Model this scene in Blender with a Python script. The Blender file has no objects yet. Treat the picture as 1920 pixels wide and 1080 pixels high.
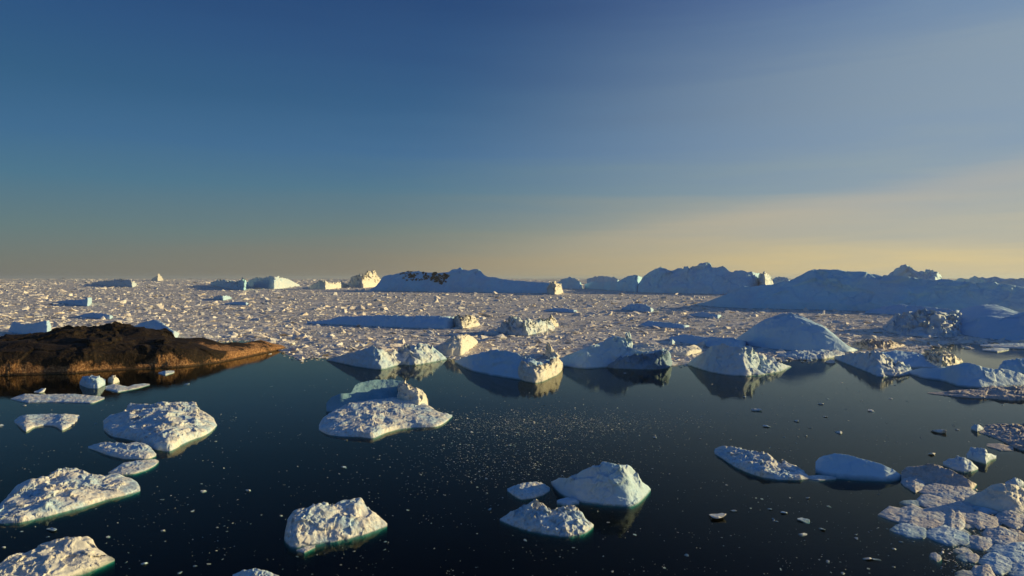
import bpy, math, random
import numpy as np
from mathutils import noise, Vector

random.seed(7); rng = np.random.default_rng(7)
S = bpy.context.scene; C = S.collection
H0, F, YH = 40.0, 1297.0, 521.0           # camera height, focal length in photo pixels, horizon row
PITCH = math.atan((540 - YH) / F)         # camera looks this far below the horizontal
SUN_AZ, SUN_EL = math.radians(77), math.radians(12.5)

# ---------------------------------------------------------------- camera
cam = bpy.data.objects.new('camera', bpy.data.cameras.new('camera')); C.objects.link(cam)
cam.location = (0, 0, H0); cam.rotation_euler = (math.pi / 2 - PITCH, 0, 0)
cam.data.sensor_width = 36; cam.data.lens = F / 1920 * 36
cam.data.clip_start = 0.5; cam.data.clip_end = 120000
S.camera = cam

def ray(px, py):
    """horizontal unit direction and slope (rise per metre) of the sight line through a photo pixel"""
    x, y, z = (px - 960) / F, 1.0, -(py - 540) / F
    c, s = math.cos(-PITCH), math.sin(-PITCH)
    y, z = y * c - z * s, y * s + z * c
    r = math.hypot(x, y)
    return x / r, y / r, z / r

def dist(px, py, z=0.0):
    dx, dy, m = ray(px, py)
    return (z - H0) / min(m, -1e-4)

def at(px, py, z=0.0):
    dx, dy, m = ray(px, py)
    r = (z - H0) / min(m, -1e-4)
    return Vector((dx * r, dy * r, z))

# ---------------------------------------------------------------- materials
def nd(nt, t, **kw):
    n = nt.nodes.new(t)
    for k, v in kw.items():
        if k.startswith('_'): setattr(n, k[1:], v)
        else: n.inputs[k.replace('__', ' ')].default_value = v
    return n

def new_mat(name):
    m = bpy.data.materials.new(name); m.use_nodes = True
    nt = m.node_tree; nt.nodes.clear()
    out = nt.nodes.new('ShaderNodeOutputMaterial')
    return m, nt, out

def ramp(nt, fac, stops):
    r = nt.nodes.new('ShaderNodeValToRGB')
    el = r.color_ramp.elements
    while len(el) < len(stops): el.new(0.5)
    for e, (p, c) in zip(el, stops):
        e.position = p; e.color = (*c, 1) if len(c) == 3 else c
    nt.links.new(fac, r.inputs[0])
    return r.outputs[0]

def mix(nt, fac, a, b, mode='MIX'):
    n = nt.nodes.new('ShaderNodeMix'); n.data_type = 'RGBA'; n.blend_type = mode
    for s, v in ((0, fac), (6, a), (7, b)):
        if hasattr(v, 'links'): nt.links.new(v, n.inputs[s])
        elif isinstance(v, (int, float)): n.inputs[s].default_value = v
        else: n.inputs[s].default_value = (*v, 1)
    return n.outputs[2]

def maths(nt, op, a, b=None, c=None, clamp=False):
    n = nt.nodes.new('ShaderNodeMath'); n.operation = op; n.use_clamp = clamp
    for i, v in enumerate((a, b, c)):
        if v is None: continue
        if hasattr(v, 'links'): nt.links.new(v, n.inputs[i])
        else: n.inputs[i].default_value = v
    return n.outputs[0]

def noise_fac(nt, vec, scale, detail=4, rough=0.55, dist_=0.0):
    n = nt.nodes.new('ShaderNodeTexNoise')
    n.inputs['Scale'].default_value = scale; n.inputs['Detail'].default_value = detail
    n.inputs['Roughness'].default_value = rough; n.inputs['Distortion'].default_value = dist_
    nt.links.new(vec, n.inputs['Vector'])
    return n.outputs[0]

SNOW, COOL, DIRT, TEAL = (0.84, 0.80, 0.73), (0.50, 0.71, 0.84), (0.42, 0.34, 0.28), (0.06, 0.14, 0.13)

def ice_mat(name, cell, cool=0.45, dirt=0.5, wet=0.35, bump=0.6, snow=SNOW):
    """cell: size in metres of the lumps of the crust"""
    m, nt, out = new_mat(name)
    g = nt.nodes.new('ShaderNodeNewGeometry'); P = g.outputs['Position']
    n1 = noise_fac(nt, P, 0.22 / cell, 4, 0.6)
    n2 = noise_fac(nt, P, 1.3 / cell, 5, 0.65)
    n3 = noise_fac(nt, P, 3.1 / cell, 4, 0.7)
    f1 = ramp(nt, n1, [(0.42, (0, 0, 0)), (0.62, (1, 1, 1))])
    col = mix(nt, maths(nt, 'MULTIPLY', f1, cool), snow, COOL)
    f2 = ramp(nt, n2, [(0.50, (0, 0, 0)), (0.68, (1, 1, 1))])
    col = mix(nt, maths(nt, 'MULTIPLY', f2, dirt), col, DIRT)
    sep = nt.nodes.new('ShaderNodeSeparateXYZ'); nt.links.new(P, sep.inputs[0])
    zz = maths(nt, 'ADD', sep.outputs[2], maths(nt, 'MULTIPLY', maths(nt, 'SUBTRACT', n2, 0.5), wet * 1.6))
    fw = maths(nt, 'SUBTRACT', 1.0, maths(nt, 'DIVIDE', zz, wet, clamp=True), clamp=True)
    col = mix(nt, maths(nt, 'MULTIPLY', fw, 0.8), col, TEAL)
    v = nt.nodes.new('ShaderNodeTexVoronoi'); v.inputs['Scale'].default_value = 1.6 / cell
    v.inputs['Randomness'].default_value = 1.0; nt.links.new(P, v.inputs['Vector'])
    n4 = noise_fac(nt, P, 0.5 / cell, 3, 0.5)
    msk = ramp(nt, n4, [(0.40, (0.15,) * 3), (0.60, (1, 1, 1))])
    hgt = maths(nt, 'ADD', maths(nt, 'MULTIPLY', v.outputs['Distance'], 0.2),
                maths(nt, 'ADD', n2, maths(nt, 'MULTIPLY', n3, 0.5)))
    hgt = maths(nt, 'MULTIPLY', hgt, msk)
    b = nd(nt, 'ShaderNodeBump', Strength=bump, Distance=cell * 0.35)
    nt.links.new(hgt, b.inputs['Height'])
    p = nd(nt, 'ShaderNodeBsdfPrincipled', Roughness=0.6)
    p.inputs['Specular IOR Level'].default_value = 0.3
    nt.links.new(col, p.inputs['Base Color']); nt.links.new(b.outputs[0], p.inputs['Normal'])
    nt.links.new(p.outputs[0], out.inputs[0])
    return m

M = {
    'near': ice_mat('crusted_ice', 0.9, wet=0.18, bump=0.6, dirt=0.65, cool=0.8),
    'clean': ice_mat('clean_ice', 1.2, dirt=0.12, bump=0.4, cool=0.9, snow=(0.58, 0.70, 0.79)),
    'mid': ice_mat('berg_ice', 3.0, cool=0.8, dirt=0.25, wet=0.6, bump=0.6, snow=(0.72, 0.75, 0.75)),
    'teal': ice_mat('shaded_teal_ice', 2.0, cool=0.3, dirt=0.1, wet=0.3, bump=0.4, snow=(0.20, 0.37, 0.44)),  # dark teal carries the shade of the leaning back wall in its colour
    'raft': ice_mat('sodden_ice', 0.8, cool=0.4, dirt=0.6, wet=0.2, bump=0.5, snow=(0.66, 0.60, 0.57)),
    'smooth': ice_mat('smooth_shade_blue_ice', 6.0, cool=0.8, dirt=0.06, wet=0.8, bump=0.3, snow=(0.50, 0.70, 0.86)),  # blue of the shaded faces is put into the base colour
    'far': ice_mat('far_shaded_berg_ice', 16.0, cool=0.9, dirt=0.10, wet=1.0, bump=0.5, snow=(0.46, 0.78, 0.93)),  # base tinted with the blue shade on distant faces turned from the sun
    'cream': ice_mat('sunlit_cream_ice', 3.0, cool=0.1, dirt=0.3, wet=0.5, bump=0.6, snow=(0.82, 0.765, 0.66)),  # warm sunlight coloured into the ice of the lit blocks and prows
    'brown': ice_mat('dirty_ice', 0.8, cool=0.1, dirt=0.85, wet=0.2, bump=0.8, snow=(0.62, 0.52, 0.46)),
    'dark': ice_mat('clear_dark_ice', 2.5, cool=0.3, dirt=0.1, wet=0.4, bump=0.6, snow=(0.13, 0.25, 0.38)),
    'pack': ice_mat('pack_ice', 8.0, cool=0.25, dirt=0.35, wet=0.08, bump=0.5, snow=(0.90, 0.79, 0.69)),
}

def rock_mat():
    m, nt, out = new_mat('bare_rock')
    g = nt.nodes.new('ShaderNodeNewGeometry'); P = g.outputs['Position']
    mp = nt.nodes.new('ShaderNodeMapping'); mp.inputs['Scale'].default_value = (1, 1, 0.8)
    mp.inputs['Rotation'].default_value = (0, 0.5, 0)
    nt.links.new(P, mp.inputs[0])
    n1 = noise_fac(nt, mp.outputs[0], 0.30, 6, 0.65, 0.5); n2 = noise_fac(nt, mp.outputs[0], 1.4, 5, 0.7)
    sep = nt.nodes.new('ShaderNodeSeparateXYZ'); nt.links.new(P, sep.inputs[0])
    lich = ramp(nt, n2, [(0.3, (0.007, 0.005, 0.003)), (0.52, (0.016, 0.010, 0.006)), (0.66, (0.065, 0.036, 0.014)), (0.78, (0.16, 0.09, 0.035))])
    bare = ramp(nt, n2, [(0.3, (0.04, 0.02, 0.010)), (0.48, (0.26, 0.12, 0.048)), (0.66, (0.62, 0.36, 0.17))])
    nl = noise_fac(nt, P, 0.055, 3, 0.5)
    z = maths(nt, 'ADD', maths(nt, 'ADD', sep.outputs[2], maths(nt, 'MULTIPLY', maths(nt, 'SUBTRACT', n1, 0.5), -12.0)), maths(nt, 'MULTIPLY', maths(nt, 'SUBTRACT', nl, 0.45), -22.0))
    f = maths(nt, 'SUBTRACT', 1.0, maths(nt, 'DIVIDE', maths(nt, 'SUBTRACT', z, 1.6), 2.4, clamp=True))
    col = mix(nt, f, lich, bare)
    ft = maths(nt, 'SUBTRACT', 1.0, maths(nt, 'DIVIDE', maths(nt, 'SUBTRACT', sep.outputs[2], 0.5), 0.4, clamp=True))
    col = mix(nt, maths(nt, 'MULTIPLY', ft, 0.8), col, (0.03, 0.02, 0.014))       # tide-wet foot
    b = nd(nt, 'ShaderNodeBump', Strength=0.9, Distance=0.9)
    nt.links.new(maths(nt, 'ADD', n1, maths(nt, 'MULTIPLY', n2, 0.5)), b.inputs['Height'])
    p = nd(nt, 'ShaderNodeBsdfPrincipled', Roughness=0.8)
    p.inputs['Specular IOR Level'].default_value = 0.2
    nt.links.new(col, p.inputs['Base Color']); nt.links.new(b.outputs[0], p.inputs['Normal'])
    nt.links.new(p.outputs[0], out.inputs[0])
    return m
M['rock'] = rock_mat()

def moraine_mat():
    m, nt, out = new_mat('moraine_rubble')
    g = nt.nodes.new('ShaderNodeNewGeometry')
    n = noise_fac(nt, g.outputs['Position'], 0.12, 4, 0.7)
    p = nd(nt, 'ShaderNodeBsdfPrincipled', Roughness=0.9)
    nt.links.new(ramp(nt, n, [(0.35, (0.02, 0.018, 0.014)), (0.65, (0.10, 0.075, 0.045))]), p.inputs['Base Color'])
    nt.links.new(p.outputs[0], out.inputs[0])
    return m
M['moraine'] = moraine_mat()

def slush_mat():
    m, nt, out = new_mat('slush')
    g = nt.nodes.new('ShaderNodeNewGeometry'); P = g.outputs['Position']
    n = noise_fac(nt, P, 0.10, 6, 0.7); n2 = noise_fac(nt, P, 0.012, 4, 0.6)
    k = maths(nt, 'ADD', maths(nt, 'MULTIPLY', n, 0.7), maths(nt, 'MULTIPLY', n2, 0.3))
    col = ramp(nt, k, [(0.38, (0.12, 0.12, 0.13)), (0.46, (0.42, 0.385, 0.365)), (0.56, (0.82, 0.735, 0.66))])
    b = nd(nt, 'ShaderNodeBump', Strength=0.7, Distance=2.0); nt.links.new(n, b.inputs['Height'])
    p = nd(nt, 'ShaderNodeBsdfPrincipled', Roughness=0.55)
    nt.links.new(col, p.inputs['Base Color']); nt.links.new(b.outputs[0], p.inputs['Normal'])
    nt.links.new(p.outputs[0], out.inputs[0])
    return m
M['slush'] = slush_mat()

def water_mat():
    m, nt, out = new_mat('sea_water')
    g = nt.nodes.new('ShaderNodeNewGeometry'); P = g.outputs['Position']
    mp = nt.nodes.new('ShaderNodeMapping'); mp.inputs['Scale'].default_value = (0.55, 1, 1)
    nt.links.new(P, mp.inputs[0])
    a = noise_fac(nt, mp.outputs[0], 0.9, 3, 0.5); c = noise_fac(nt, mp.outputs[0], 0.07, 3, 0.5)
    calm = ramp(nt, noise_fac(nt, P, 0.012, 3, 0.5), [(0.4, (0.35,) * 3), (0.65, (1, 1, 1))])
    h = maths(nt, 'ADD', maths(nt, 'MULTIPLY', a, calm), maths(nt, 'MULTIPLY', c, 1.5))
    b = nd(nt, 'ShaderNodeBump', Strength=1.0, Distance=0.022); nt.links.new(h, b.inputs['Height'])
    gl = nd(nt, 'ShaderNodeBsdfGlossy', Roughness=0.03); gl.inputs['Color'].default_value = (0.80, 0.82, 0.75, 1)
    nt.links.new(b.outputs[0], gl.inputs['Normal'])
    tr = nd(nt, 'ShaderNodeBsdfTransparent'); tr.inputs['Color'].default_value = (0.8, 0.95, 0.95, 1)
    fr = nd(nt, 'ShaderNodeFresnel', IOR=1.333); nt.links.new(b.outputs[0], fr.inputs['Normal'])
    # only the upper face mirrors; seen from inside the body the surface lets light straight out
    fac = maths(nt, 'MULTIPLY', maths(nt, 'MULTIPLY', maths(nt, 'POWER', fr.outputs[0], 1.55), 1.45, clamp=True), maths(nt, 'SUBTRACT', 1.0, g.outputs['Backfacing']))
    mx = nt.nodes.new('ShaderNodeMixShader')
    nt.links.new(fac, mx.inputs[0]); nt.links.new(tr.outputs[0], mx.inputs[1]); nt.links.new(gl.outputs[0], mx.inputs[2])
    nt.links.new(mx.outputs[0], out.inputs['Surface'])
    v = nd(nt, 'ShaderNodeVolumeAbsorption', Density=2.0); v.inputs['Color'].default_value = (0.10, 0.72, 0.70, 1)
    nt.links.new(v.outputs[0], out.inputs['Volume'])
    return m

def bed_mat():
    m, nt, out = new_mat('deep_sea_floor')
    p = nd(nt, 'ShaderNodeBsdfPrincipled', Roughness=0.9); p.inputs['Base Color'].default_value = (0.01, 0.014, 0.016, 1)
    nt.links.new(p.outputs[0], out.inputs[0])
    return m

# ---------------------------------------------------------------- object helpers
def link_mesh(name, verts, faces, mat, smooth=False, parent=None):
    me = bpy.data.meshes.new(name)
    verts = np.asarray(verts, dtype=np.float32); faces = np.asarray(faces, dtype=np.int32)
    k = faces.shape[1]
    me.vertices.add(len(verts)); me.vertices.foreach_set('co', verts.ravel())
    me.loops.add(faces.size); me.loops.foreach_set('vertex_index', faces.ravel())
    me.polygons.add(len(faces)); me.polygons.foreach_set('loop_start', np.arange(0, faces.size, k, dtype=np.int32))
    me.update(calc_edges=True); me.validate()
    me.polygons.foreach_set('use_smooth', np.full(len(me.polygons), smooth)); me.update()
    me.materials.append(mat)
    o = bpy.data.objects.new(name, me); C.objects.link(o); o.parent = parent
    return o

def tag(o, label, cat, group=None, kind=None):
    if label: o['label'] = label
    if cat: o['category'] = cat
    if group: o['group'] = group
    if kind: o['kind'] = kind
    return o

PROF = {
    'cliff': [(0, 0), (.05, .30), (.2, .62), (.5, .86), (1, 1)],
    'wall': [(0, 0), (.08, .2), (.5, .62), (1, 1)],
    'ramp': [(0, 0), (1, 1)],
    'floe': [(0, 0), (.03, .42), (.12, .62), (.45, .78), (.8, .92), (1, 1)],
    'dome': [(0, 0), (.1, .25), (.4, .65), (.75, .93), (1, 1)],
    'step': [(0, 0), (.03, .12), (.3, .16), (.60, .22), (.68, .35), (.85, .75), (1, 1)],
}

def facet(p):
    """broken planes: each cell of a random partition is a tilted flat"""
    q = noise.voronoi(p)[1][0]
    g = noise.cell_vector(q * 37.0 + Vector((.5, .5, .5)))
    return (g.x - 0.5) * 0.9 + (p - q).dot(Vector((g.y - 0.5, g.z - 0.5, (g.x + g.y) % 1 - 0.5))) * 1.7

def strip(near, top, s, prof='cliff', back=1.0, amp=0.12, crumb=0.0, bumps=(), lump=None, seed=0, foot=1.0, cols=None, rowsf=None, flute=None, turn=False):
    near, top = sorted(near), sorted(top)
    if turn:      # a waterline that runs nearer from one end to the other, so that the whole face looks away from the sun
        xa, xb = near[0][0], near[-1][0]; ya = min(near[0][1], near[-1][1]); yb = max(p[1] for p in near)
        near = [(xa, ya), (xa + .6 * (xb - xa), ya + .7 * (yb - ya)), (xb - .06 * (xb - xa), yb), (xb, ya + .3 * (yb - ya))]
    if flute is None: flute = 0.6 if prof == 'cliff' else 0.25
    x0, x1 = near[0][0], near[-1][0]
    wpx = x1 - x0
    n = cols or int(max(22, min(230, wpx * 0.75)))
    # columns a little denser towards the ends
    tt = np.linspace(0, 1, n); xs = x0 + wpx * tt
    yn = np.interp(xs, [p[0] for p in near], [p[1] for p in near])
    yt = np.interp(xs, [p[0] for p in top], [p[1] for p in top])
    def gs(a, sg):
        if sg < 0.3: return a
        k = np.arange(-int(3 * sg) - 1, int(3 * sg) + 2); w = np.exp(-k * k / (2 * sg * sg)); w /= w.sum(); m_ = len(k) // 2
        pad = np.concatenate([2 * a[0] - a[1:m_ + 1][::-1], a, 2 * a[-1] - a[-m_ - 1:-1][::-1]])
        return np.convolve(pad, w, 'valid')
    yn = gs(yn, min(0.028 * n, 7)); yt = gs(yt, min(0.005 * n, 1.2))
    yt = np.minimum(yt, yn)
    D = np.zeros((n, 2)); Rn = np.zeros(n); Rr = np.zeros(n)
    sv = np.interp(xs, [p[0] for p in s], [p[1] for p in s]) if isinstance(s, (list, tuple)) else np.full(n, float(s))
    av = np.interp(xs, [p[0] for p in amp], [p[1] for p in amp]) if isinstance(amp, (list, tuple)) else np.full(n, float(amp))
    for i in range(n):
        s = sv[i]
        dx, dy, _m = ray(xs[i], yn[i]); D[i] = dx, dy
        Rn[i] = dist(xs[i], yn[i])
        m = ray(xs[i], yt[i])[2]
        Rr[i] = (H0 + s * Rn[i]) / (s - m) if s > m else Rn[i]
    Hc = sv * (Rr - Rn); Hc = np.maximum(Hc, 0)
    W = Rn.mean() * wpx / F; Hm = Hc.max()
    vpx = max(4, (yn - yt).max())
    nf = rowsf or int(max(8, min(70, vpx * 0.75)))
    nb = max(5, nf // 3)
    taper = np.clip(Hc / (Hm + 1e-6), 0, 1) ** 0.5
    ft = foot * min(0.5, 0.012 * W + 0.04) * taper
    rows = [(Rn + 1.5 * ft, np.full(n, -7.0)), (Rn - 0.3 * ft, np.full(n, -3.2)), (Rn - ft, np.full(n, -1.3)), (Rn - .35 * ft, np.full(n, -0.25))]
    kinds = [0, 0, 0, 0]
    pt, pz = zip(*PROF[prof])
    for t in np.linspace(0, 1, nf) ** 1.25:
        rows.append((Rn + (Rr - Rn) * t, Hc * np.interp(t, pt, pz))); kinds.append(1)
    bl = back * np.maximum(Hc, 0.30 * (Rr - Rn)) + 0.02
    for t in np.linspace(0, 1, nb + 1)[1:]:
        rows.append((Rr + bl * t, Hc * (1 - t ** 1.7))); kinds.append(1)
    rows.append((Rr + bl * 1.05, np.full(n, -1.2))); rows.append((Rr + bl, np.full(n, -7.0))); kinds += [0, 0]
    R = np.array([r for r, z in rows]); Z = np.array([z for r, z in rows])
    V = np.stack([R * D[:, 0], R * D[:, 1], Z], axis=2)
    L = lump or (0.30 * Hm + (0.06 if prof == 'floe' else 0.035) * W)
    off = Vector((seed * 13.7, seed * 7.3, seed * 3.1))
    bl3 = [(at(bx, by, 0.5 * dz), rad * dist(bx, by) / F, dz) for bx, by, rad, dz in bumps]
    for j in range(len(rows)):
        for i in range(n):
            x, y, z = V[j, i]
            h = Hc[i]
            p = Vector((x, y, z * 1.3)) / L + off
            nv = 0.8 * noise.noise_vector(p) + 0.45 * noise.noise_vector(p * 2.1)
            if kinds[j] == 0:
                a = 0.10 * (0.3 + min(h, 2.0)); V[j, i, 0] += nv.x * a; V[j, i, 1] += nv.y * a
                continue
            rough = noise.noise(p * 0.7 + Vector((5.2, 1.3, 8.8)))
            rough = 0.25 + 1.1 * min(1.0, max(0.0, rough * 2.2 + 0.5))              # smooth snow here, broken crust there
            nv = nv + rough * (0.22 * noise.noise_vector(p * 4.3) + 0.10 * noise.noise_vector(p * 9.1))
            fc = facet(p * 0.9) + 0.42 * rough * facet(p * 2.6) + 0.13 * rough * facet(p * 6.0)
            a = av[i] * (0.25 * h + 0.75 * min(h, max(z, 0) + 0.15 * h) + 0.02 * Hm)
            if flute:
                nv = nv + flute * noise.noise_vector(Vector((x, y, z * 0.25)) / (L * 0.45) + off)
            dz = (nv.z + 0.9 * fc) * a
            if crumb:
                d, _p = noise.voronoi(Vector((x, y, z)) / (L * 0.55) + off)
                dz += rough * crumb * min(1.0, h / (0.5 * Hm)) * (0.45 - d[0]) * Hm
            for b, rad, bz in bl3:
                q = ((x - b.x) ** 2 + (y - b.y) ** 2) / (rad * rad)
                if q < 9: dz += bz * math.exp(-q * 1.2)
            V[j, i, 0] += (nv.x - D[i, 0] * fc) * a; V[j, i, 1] += (nv.y - D[i, 1] * fc) * a
            nz = z + dz
            V[j, i, 2] = nz if z > 0.25 * Hm else max(nz, 0.35 * z)
    nr = len(rows)
    idx = np.arange(nr * n).reshape(nr, n)
    f = np.stack([idx[:-1, :-1], idx[:-1, 1:], idx[1:, 1:], idx[1:, :-1]], axis=2).reshape(-1, 4)
    return V.reshape(-1, 3), f

_seed = [0]
def berg(name, label, near, top, s, prof='cliff', mat='mid', cat=None, group=None, parent=None, smooth=True, **kw):
    _seed[0] += 1
    v, f = strip(near, top, s, prof, seed=_seed[0], **kw)
    c = Vector((float(v[:, 0].mean()), float(v[:, 1].mean()), 0.0))
    if parent is None: v = v - np.array([c.x, c.y, 0.0])
    o = link_mesh(name, v, f, M[mat], smooth, parent)
    if parent is None:
        o.location = c
        tag(o, label, cat or name.replace('_', ' '), group)
    return o

# ---------------------------------------------------------------- the setting
def box_water():
    X, zb = 70000.0, -45.0
    v = [(-X, -3000, zb), (X, -3000, zb), (X, X, zb), (-X, X, zb), (-X, -3000, 0), (X, -3000, 0), (X, X, 0), (-X, X, 0)]
    f = [(0, 3, 2, 1), (4, 5, 6, 7), (0, 1, 5, 4), (1, 2, 6, 5), (2, 3, 7, 6), (3, 0, 4, 7)]
    o = link_mesh('water', v, f, water_mat()); tag(o, 'calm dark sea water lying between the drifting ice', None, kind='structure')
    o['category'] = 'sea'
    v = [(-X, -3000, -44), (X, -3000, -44), (X, X, -44), (-X, X, -44)]
    b = link_mesh('sea_floor', v, [(0, 1, 2, 3)], bed_mat()); tag(b, 'deep dark sea floor under the water', 'sea floor', kind='structure')
box_water()

# rocky point on the left, one sheet of terrain
SH_N = [(-160, 716), (0, 704), (60, 702), (140, 700), (215, 694), (280, 691), (345, 688), (400, 681), (450, 672), (500, 661), (520, 658), (536, 653)]
SH_T = [(-160, 640), (-60, 636), (0, 630), (60, 628), (80, 620), (130, 613), (170, 609), (200, 608), (240, 611), (280, 615), (312, 619), (330, 628), (380, 634), (420, 641), (450, 643), (480, 641), (500, 641), (512, 645), (524, 646), (532, 648), (536, 652)]
v, f = strip(SH_N, SH_T, 0.30, 'floe', back=1.2, amp=0.12, crumb=0.0, lump=15.0, seed=91, cols=420, rowsf=90,
             bumps=[(40, 690, 30, 1.5), (120, 680, 24, 1.6), (260, 672, 26, 2.2), (322, 680, 12, -1.0), (460, 655, 30, 1.2), (380, 668, 20, 1.0)])
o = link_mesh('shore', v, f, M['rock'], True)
tag(o, 'low dark brown rocky point with pale orange wave-washed foot', 'shore', kind='structure')

# ---------------------------------------------------------------- far icebergs along the horizon
FAR = 'icebergs along the horizon'
t = bpy.data.objects.new('iceberg', None); C.objects.link(t)
tag(t, 'long blue tabular iceberg with dark rubble on its crest, at the middle of the horizon', 'iceberg', FAR)
v, f = strip([(690, 545), (720, 545.5), (800, 547), (900, 548.5), (1000, 550), (1044, 551), (1056, 549)],
     [(690, 544), (705, 537), (720, 517), (740, 513), (767, 508), (787, 509), (803, 511), (820, 512), (840, 512), (848, 507), (857, 505), (863, 500), (869, 505), (880, 508), (890, 505), (900, 506), (905, 512), (913, 518), (937, 522), (987, 528), (1027, 530), (1044, 535), (1056, 548)],
     0.9, 'wall', back=2.0, amp=0.05, seed=3, cols=300, rowsf=34)
cc = np.array([v[:, 0].mean(), v[:, 1].mean(), 0.0]); t.location = cc
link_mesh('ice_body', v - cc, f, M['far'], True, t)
from mathutils.bvhtree import BVHTree
tree = BVHTree.FromPolygons([tuple(q) for q in v], [tuple(int(z) for z in q) for q in f])
for k, (nn, tp) in enumerate([([(750, 524), (765, 526), (790, 526), (814, 522)], [(750, 514), (765, 508), (787, 507), (800, 509), (814, 515)]),
               ([(808, 526), (820, 530), (832, 534), (842, 530)], [(808, 512), (820, 510), (832, 511), (842, 518)])]):
    r_ = random.Random(5 + k); vs, fs = [], []
    xa, xb = nn[0][0], nn[-1][0]
    for q in range(210):
        px = xa + (xb - xa) * r_.random()
        yb = np.interp(px, [a for a, b in nn], [b for a, b in nn]); ya = np.interp(px, [a for a, b in tp], [b for a, b in tp])
        py = ya + (yb - ya) * r_.random() ** 1.6
        if noise.noise(Vector((px / 9, py / 5, 1.5))) < -0.12: continue
        dx, dy, m = ray(px, py)
        hit = tree.ray_cast(Vector((0, 0, H0)), Vector((dx, dy, m)).normalized())[0]
        if hit is None: continue
        c = np.array(hit[:]); sz = r_.uniform(1.0, 3.2)
        b0 = len(vs)
        for w in range(8):
            sg = [(-1, 1)[w & 1], (-1, 1)[w >> 1 & 1], (-1, 1)[w >> 2 & 1]]
            vs.append(c + np.array([sg[0] * r_.uniform(.5, 1.6), sg[1] * r_.uniform(.6, 1.2), sg[2] * r_.uniform(.3, .8)]) * sz)
        for a in ((0, 1, 3, 2), (4, 6, 7, 5), (0, 4, 5, 1), (2, 3, 7, 6), (0, 2, 6, 4), (1, 5, 7, 3)): fs.append([b0 + z for z in a])
    mo = link_mesh('rock_rubble', np.array(vs) - cc, fs, M['moraine'], False, t)
    mo['kind'] = 'stuff'

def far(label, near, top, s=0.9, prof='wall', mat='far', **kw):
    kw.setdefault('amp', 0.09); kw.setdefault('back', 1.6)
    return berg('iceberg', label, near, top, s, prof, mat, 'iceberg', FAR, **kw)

far('small cream iceberg standing against the blunt end of the rubble-topped tabular iceberg',
    [(1026, 551), (1040, 553.5), (1056, 550)], [(1026, 538), (1030, 531), (1040, 530), (1052, 534), (1056, 546)], 2.0, 'cliff', mat='cream', amp=0.2)
far('jagged fluted white iceberg beside the steep end of the rubble-topped tabular iceberg',
    [(652, 537), (680, 540), (714, 537)], [(652, 531), (660, 522), (668, 517), (680, 518), (690, 516), (697, 513), (706, 518), (714, 528)], 1.2, 'cliff', mat='cream', amp=0.3)
far('low cream hump of ice between the fluted iceberg and the white-backed blue iceberg',
    [(578, 541), (610, 543), (640, 540), (656, 538)], [(578, 537), (590, 531), (600, 526), (612, 528), (625, 531), (640, 528), (648, 532), (656, 536)], 0.6, 'dome', mat='cream', amp=0.2)
far('blue faced iceberg with a broad white back, on the horizon beyond the rocky point tip',
    [(462, 536), (485, 539), (512, 542), (530, 541), (562, 536)], [(462, 530), (470, 523), (482, 520), (498, 521), (508, 518), (522, 519), (540, 523), (552, 529), (562, 534)], 0.9, 'wall', amp=0.12, mat='mid')
far('low dark blue ice wall with a broken end, next to the white-backed blue iceberg',
    [(395, 535), (430, 540), (458, 545), (464, 538)], [(395, 529), (410, 526), (430, 527), (445, 526), (458, 524), (464, 530)], 0.8, amp=0.28, turn=True)
far('flat blue ice slab under the skyline, above the widest part of the rocks',
    [(172, 535), (190, 539), (230, 537), (256, 533)], [(172, 530), (185, 527), (205, 526), (215, 524), (240, 524), (256, 531)], 0.7, amp=0.2, mat='mid', turn=True)
far('tiny white peak poking above the skyline over the shoulder of the rocky point',
    [(284, 526), (296, 527), (306, 526)], [(284, 523), (290, 520), (298, 514), (303, 519), (306, 523)], 1.2, mat='cream', amp=0.2)
far('small blue peaked iceberg just past the blunt end of the rubble-topped tabular iceberg',
    [(1044, 540), (1068, 542), (1092, 540)], [(1044, 530), (1056, 523), (1063, 521), (1068, 519), (1078, 523), (1088, 529), (1092, 536)], 0.9, amp=0.1, turn=True)
far('thin distant ice wall with a pink sunlit rim, behind the small blue peaked iceberg',
    [(1100, 532), (1130, 533), (1164, 532)], [(1100, 524), (1112, 519), (1130, 518), (1153, 520), (1164, 528)], 1.2, amp=0.12, turn=True)
far('low teal ice shelf between the peaked iceberg and the broad high iceberg',
    [(1096, 541), (1130, 544), (1170, 547), (1206, 548)], [(1096, 533), (1110, 528), (1140, 528), (1160, 527), (1177, 517), (1190, 516), (1206, 520)], 0.9, amp=0.06, turn=True)
far('broad high blue iceberg with a knobbly crest and one square knob',
    [(1196, 548), (1240, 549.5), (1300, 551), (1360, 552), (1410, 553), (1446, 549)],
    [(1196, 532), (1208, 519), (1218, 511), (1229, 505), (1242, 501), (1263, 505), (1273, 499), (1284, 503), (1305, 501), (1312, 496), (1318, 495), (1326, 492), (1332, 492), (1334, 502), (1345, 503), (1359, 501), (1370, 507), (1385, 506), (1400, 510), (1420, 512), (1432, 514), (1440, 520), (1446, 532)],
    0.9, amp=0.07, cols=220, rowsf=34)
far('short sunlit pink ice buttress at the lower end of the broad high iceberg',
    [(1420, 551), (1434, 554), (1450, 550)], [(1420, 530), (1426, 513), (1434, 511), (1442, 516), (1450, 535)], 1.6, 'cliff', mat='mid', amp=0.12)
far('small dark blue ice knob in the notch between the two widest icebergs',
    [(1448, 541), (1462, 542), (1482, 541)], [(1448, 524), (1454, 519), (1466, 518), (1474, 520), (1482, 526)], 1.2, amp=0.12, turn=True)
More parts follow.
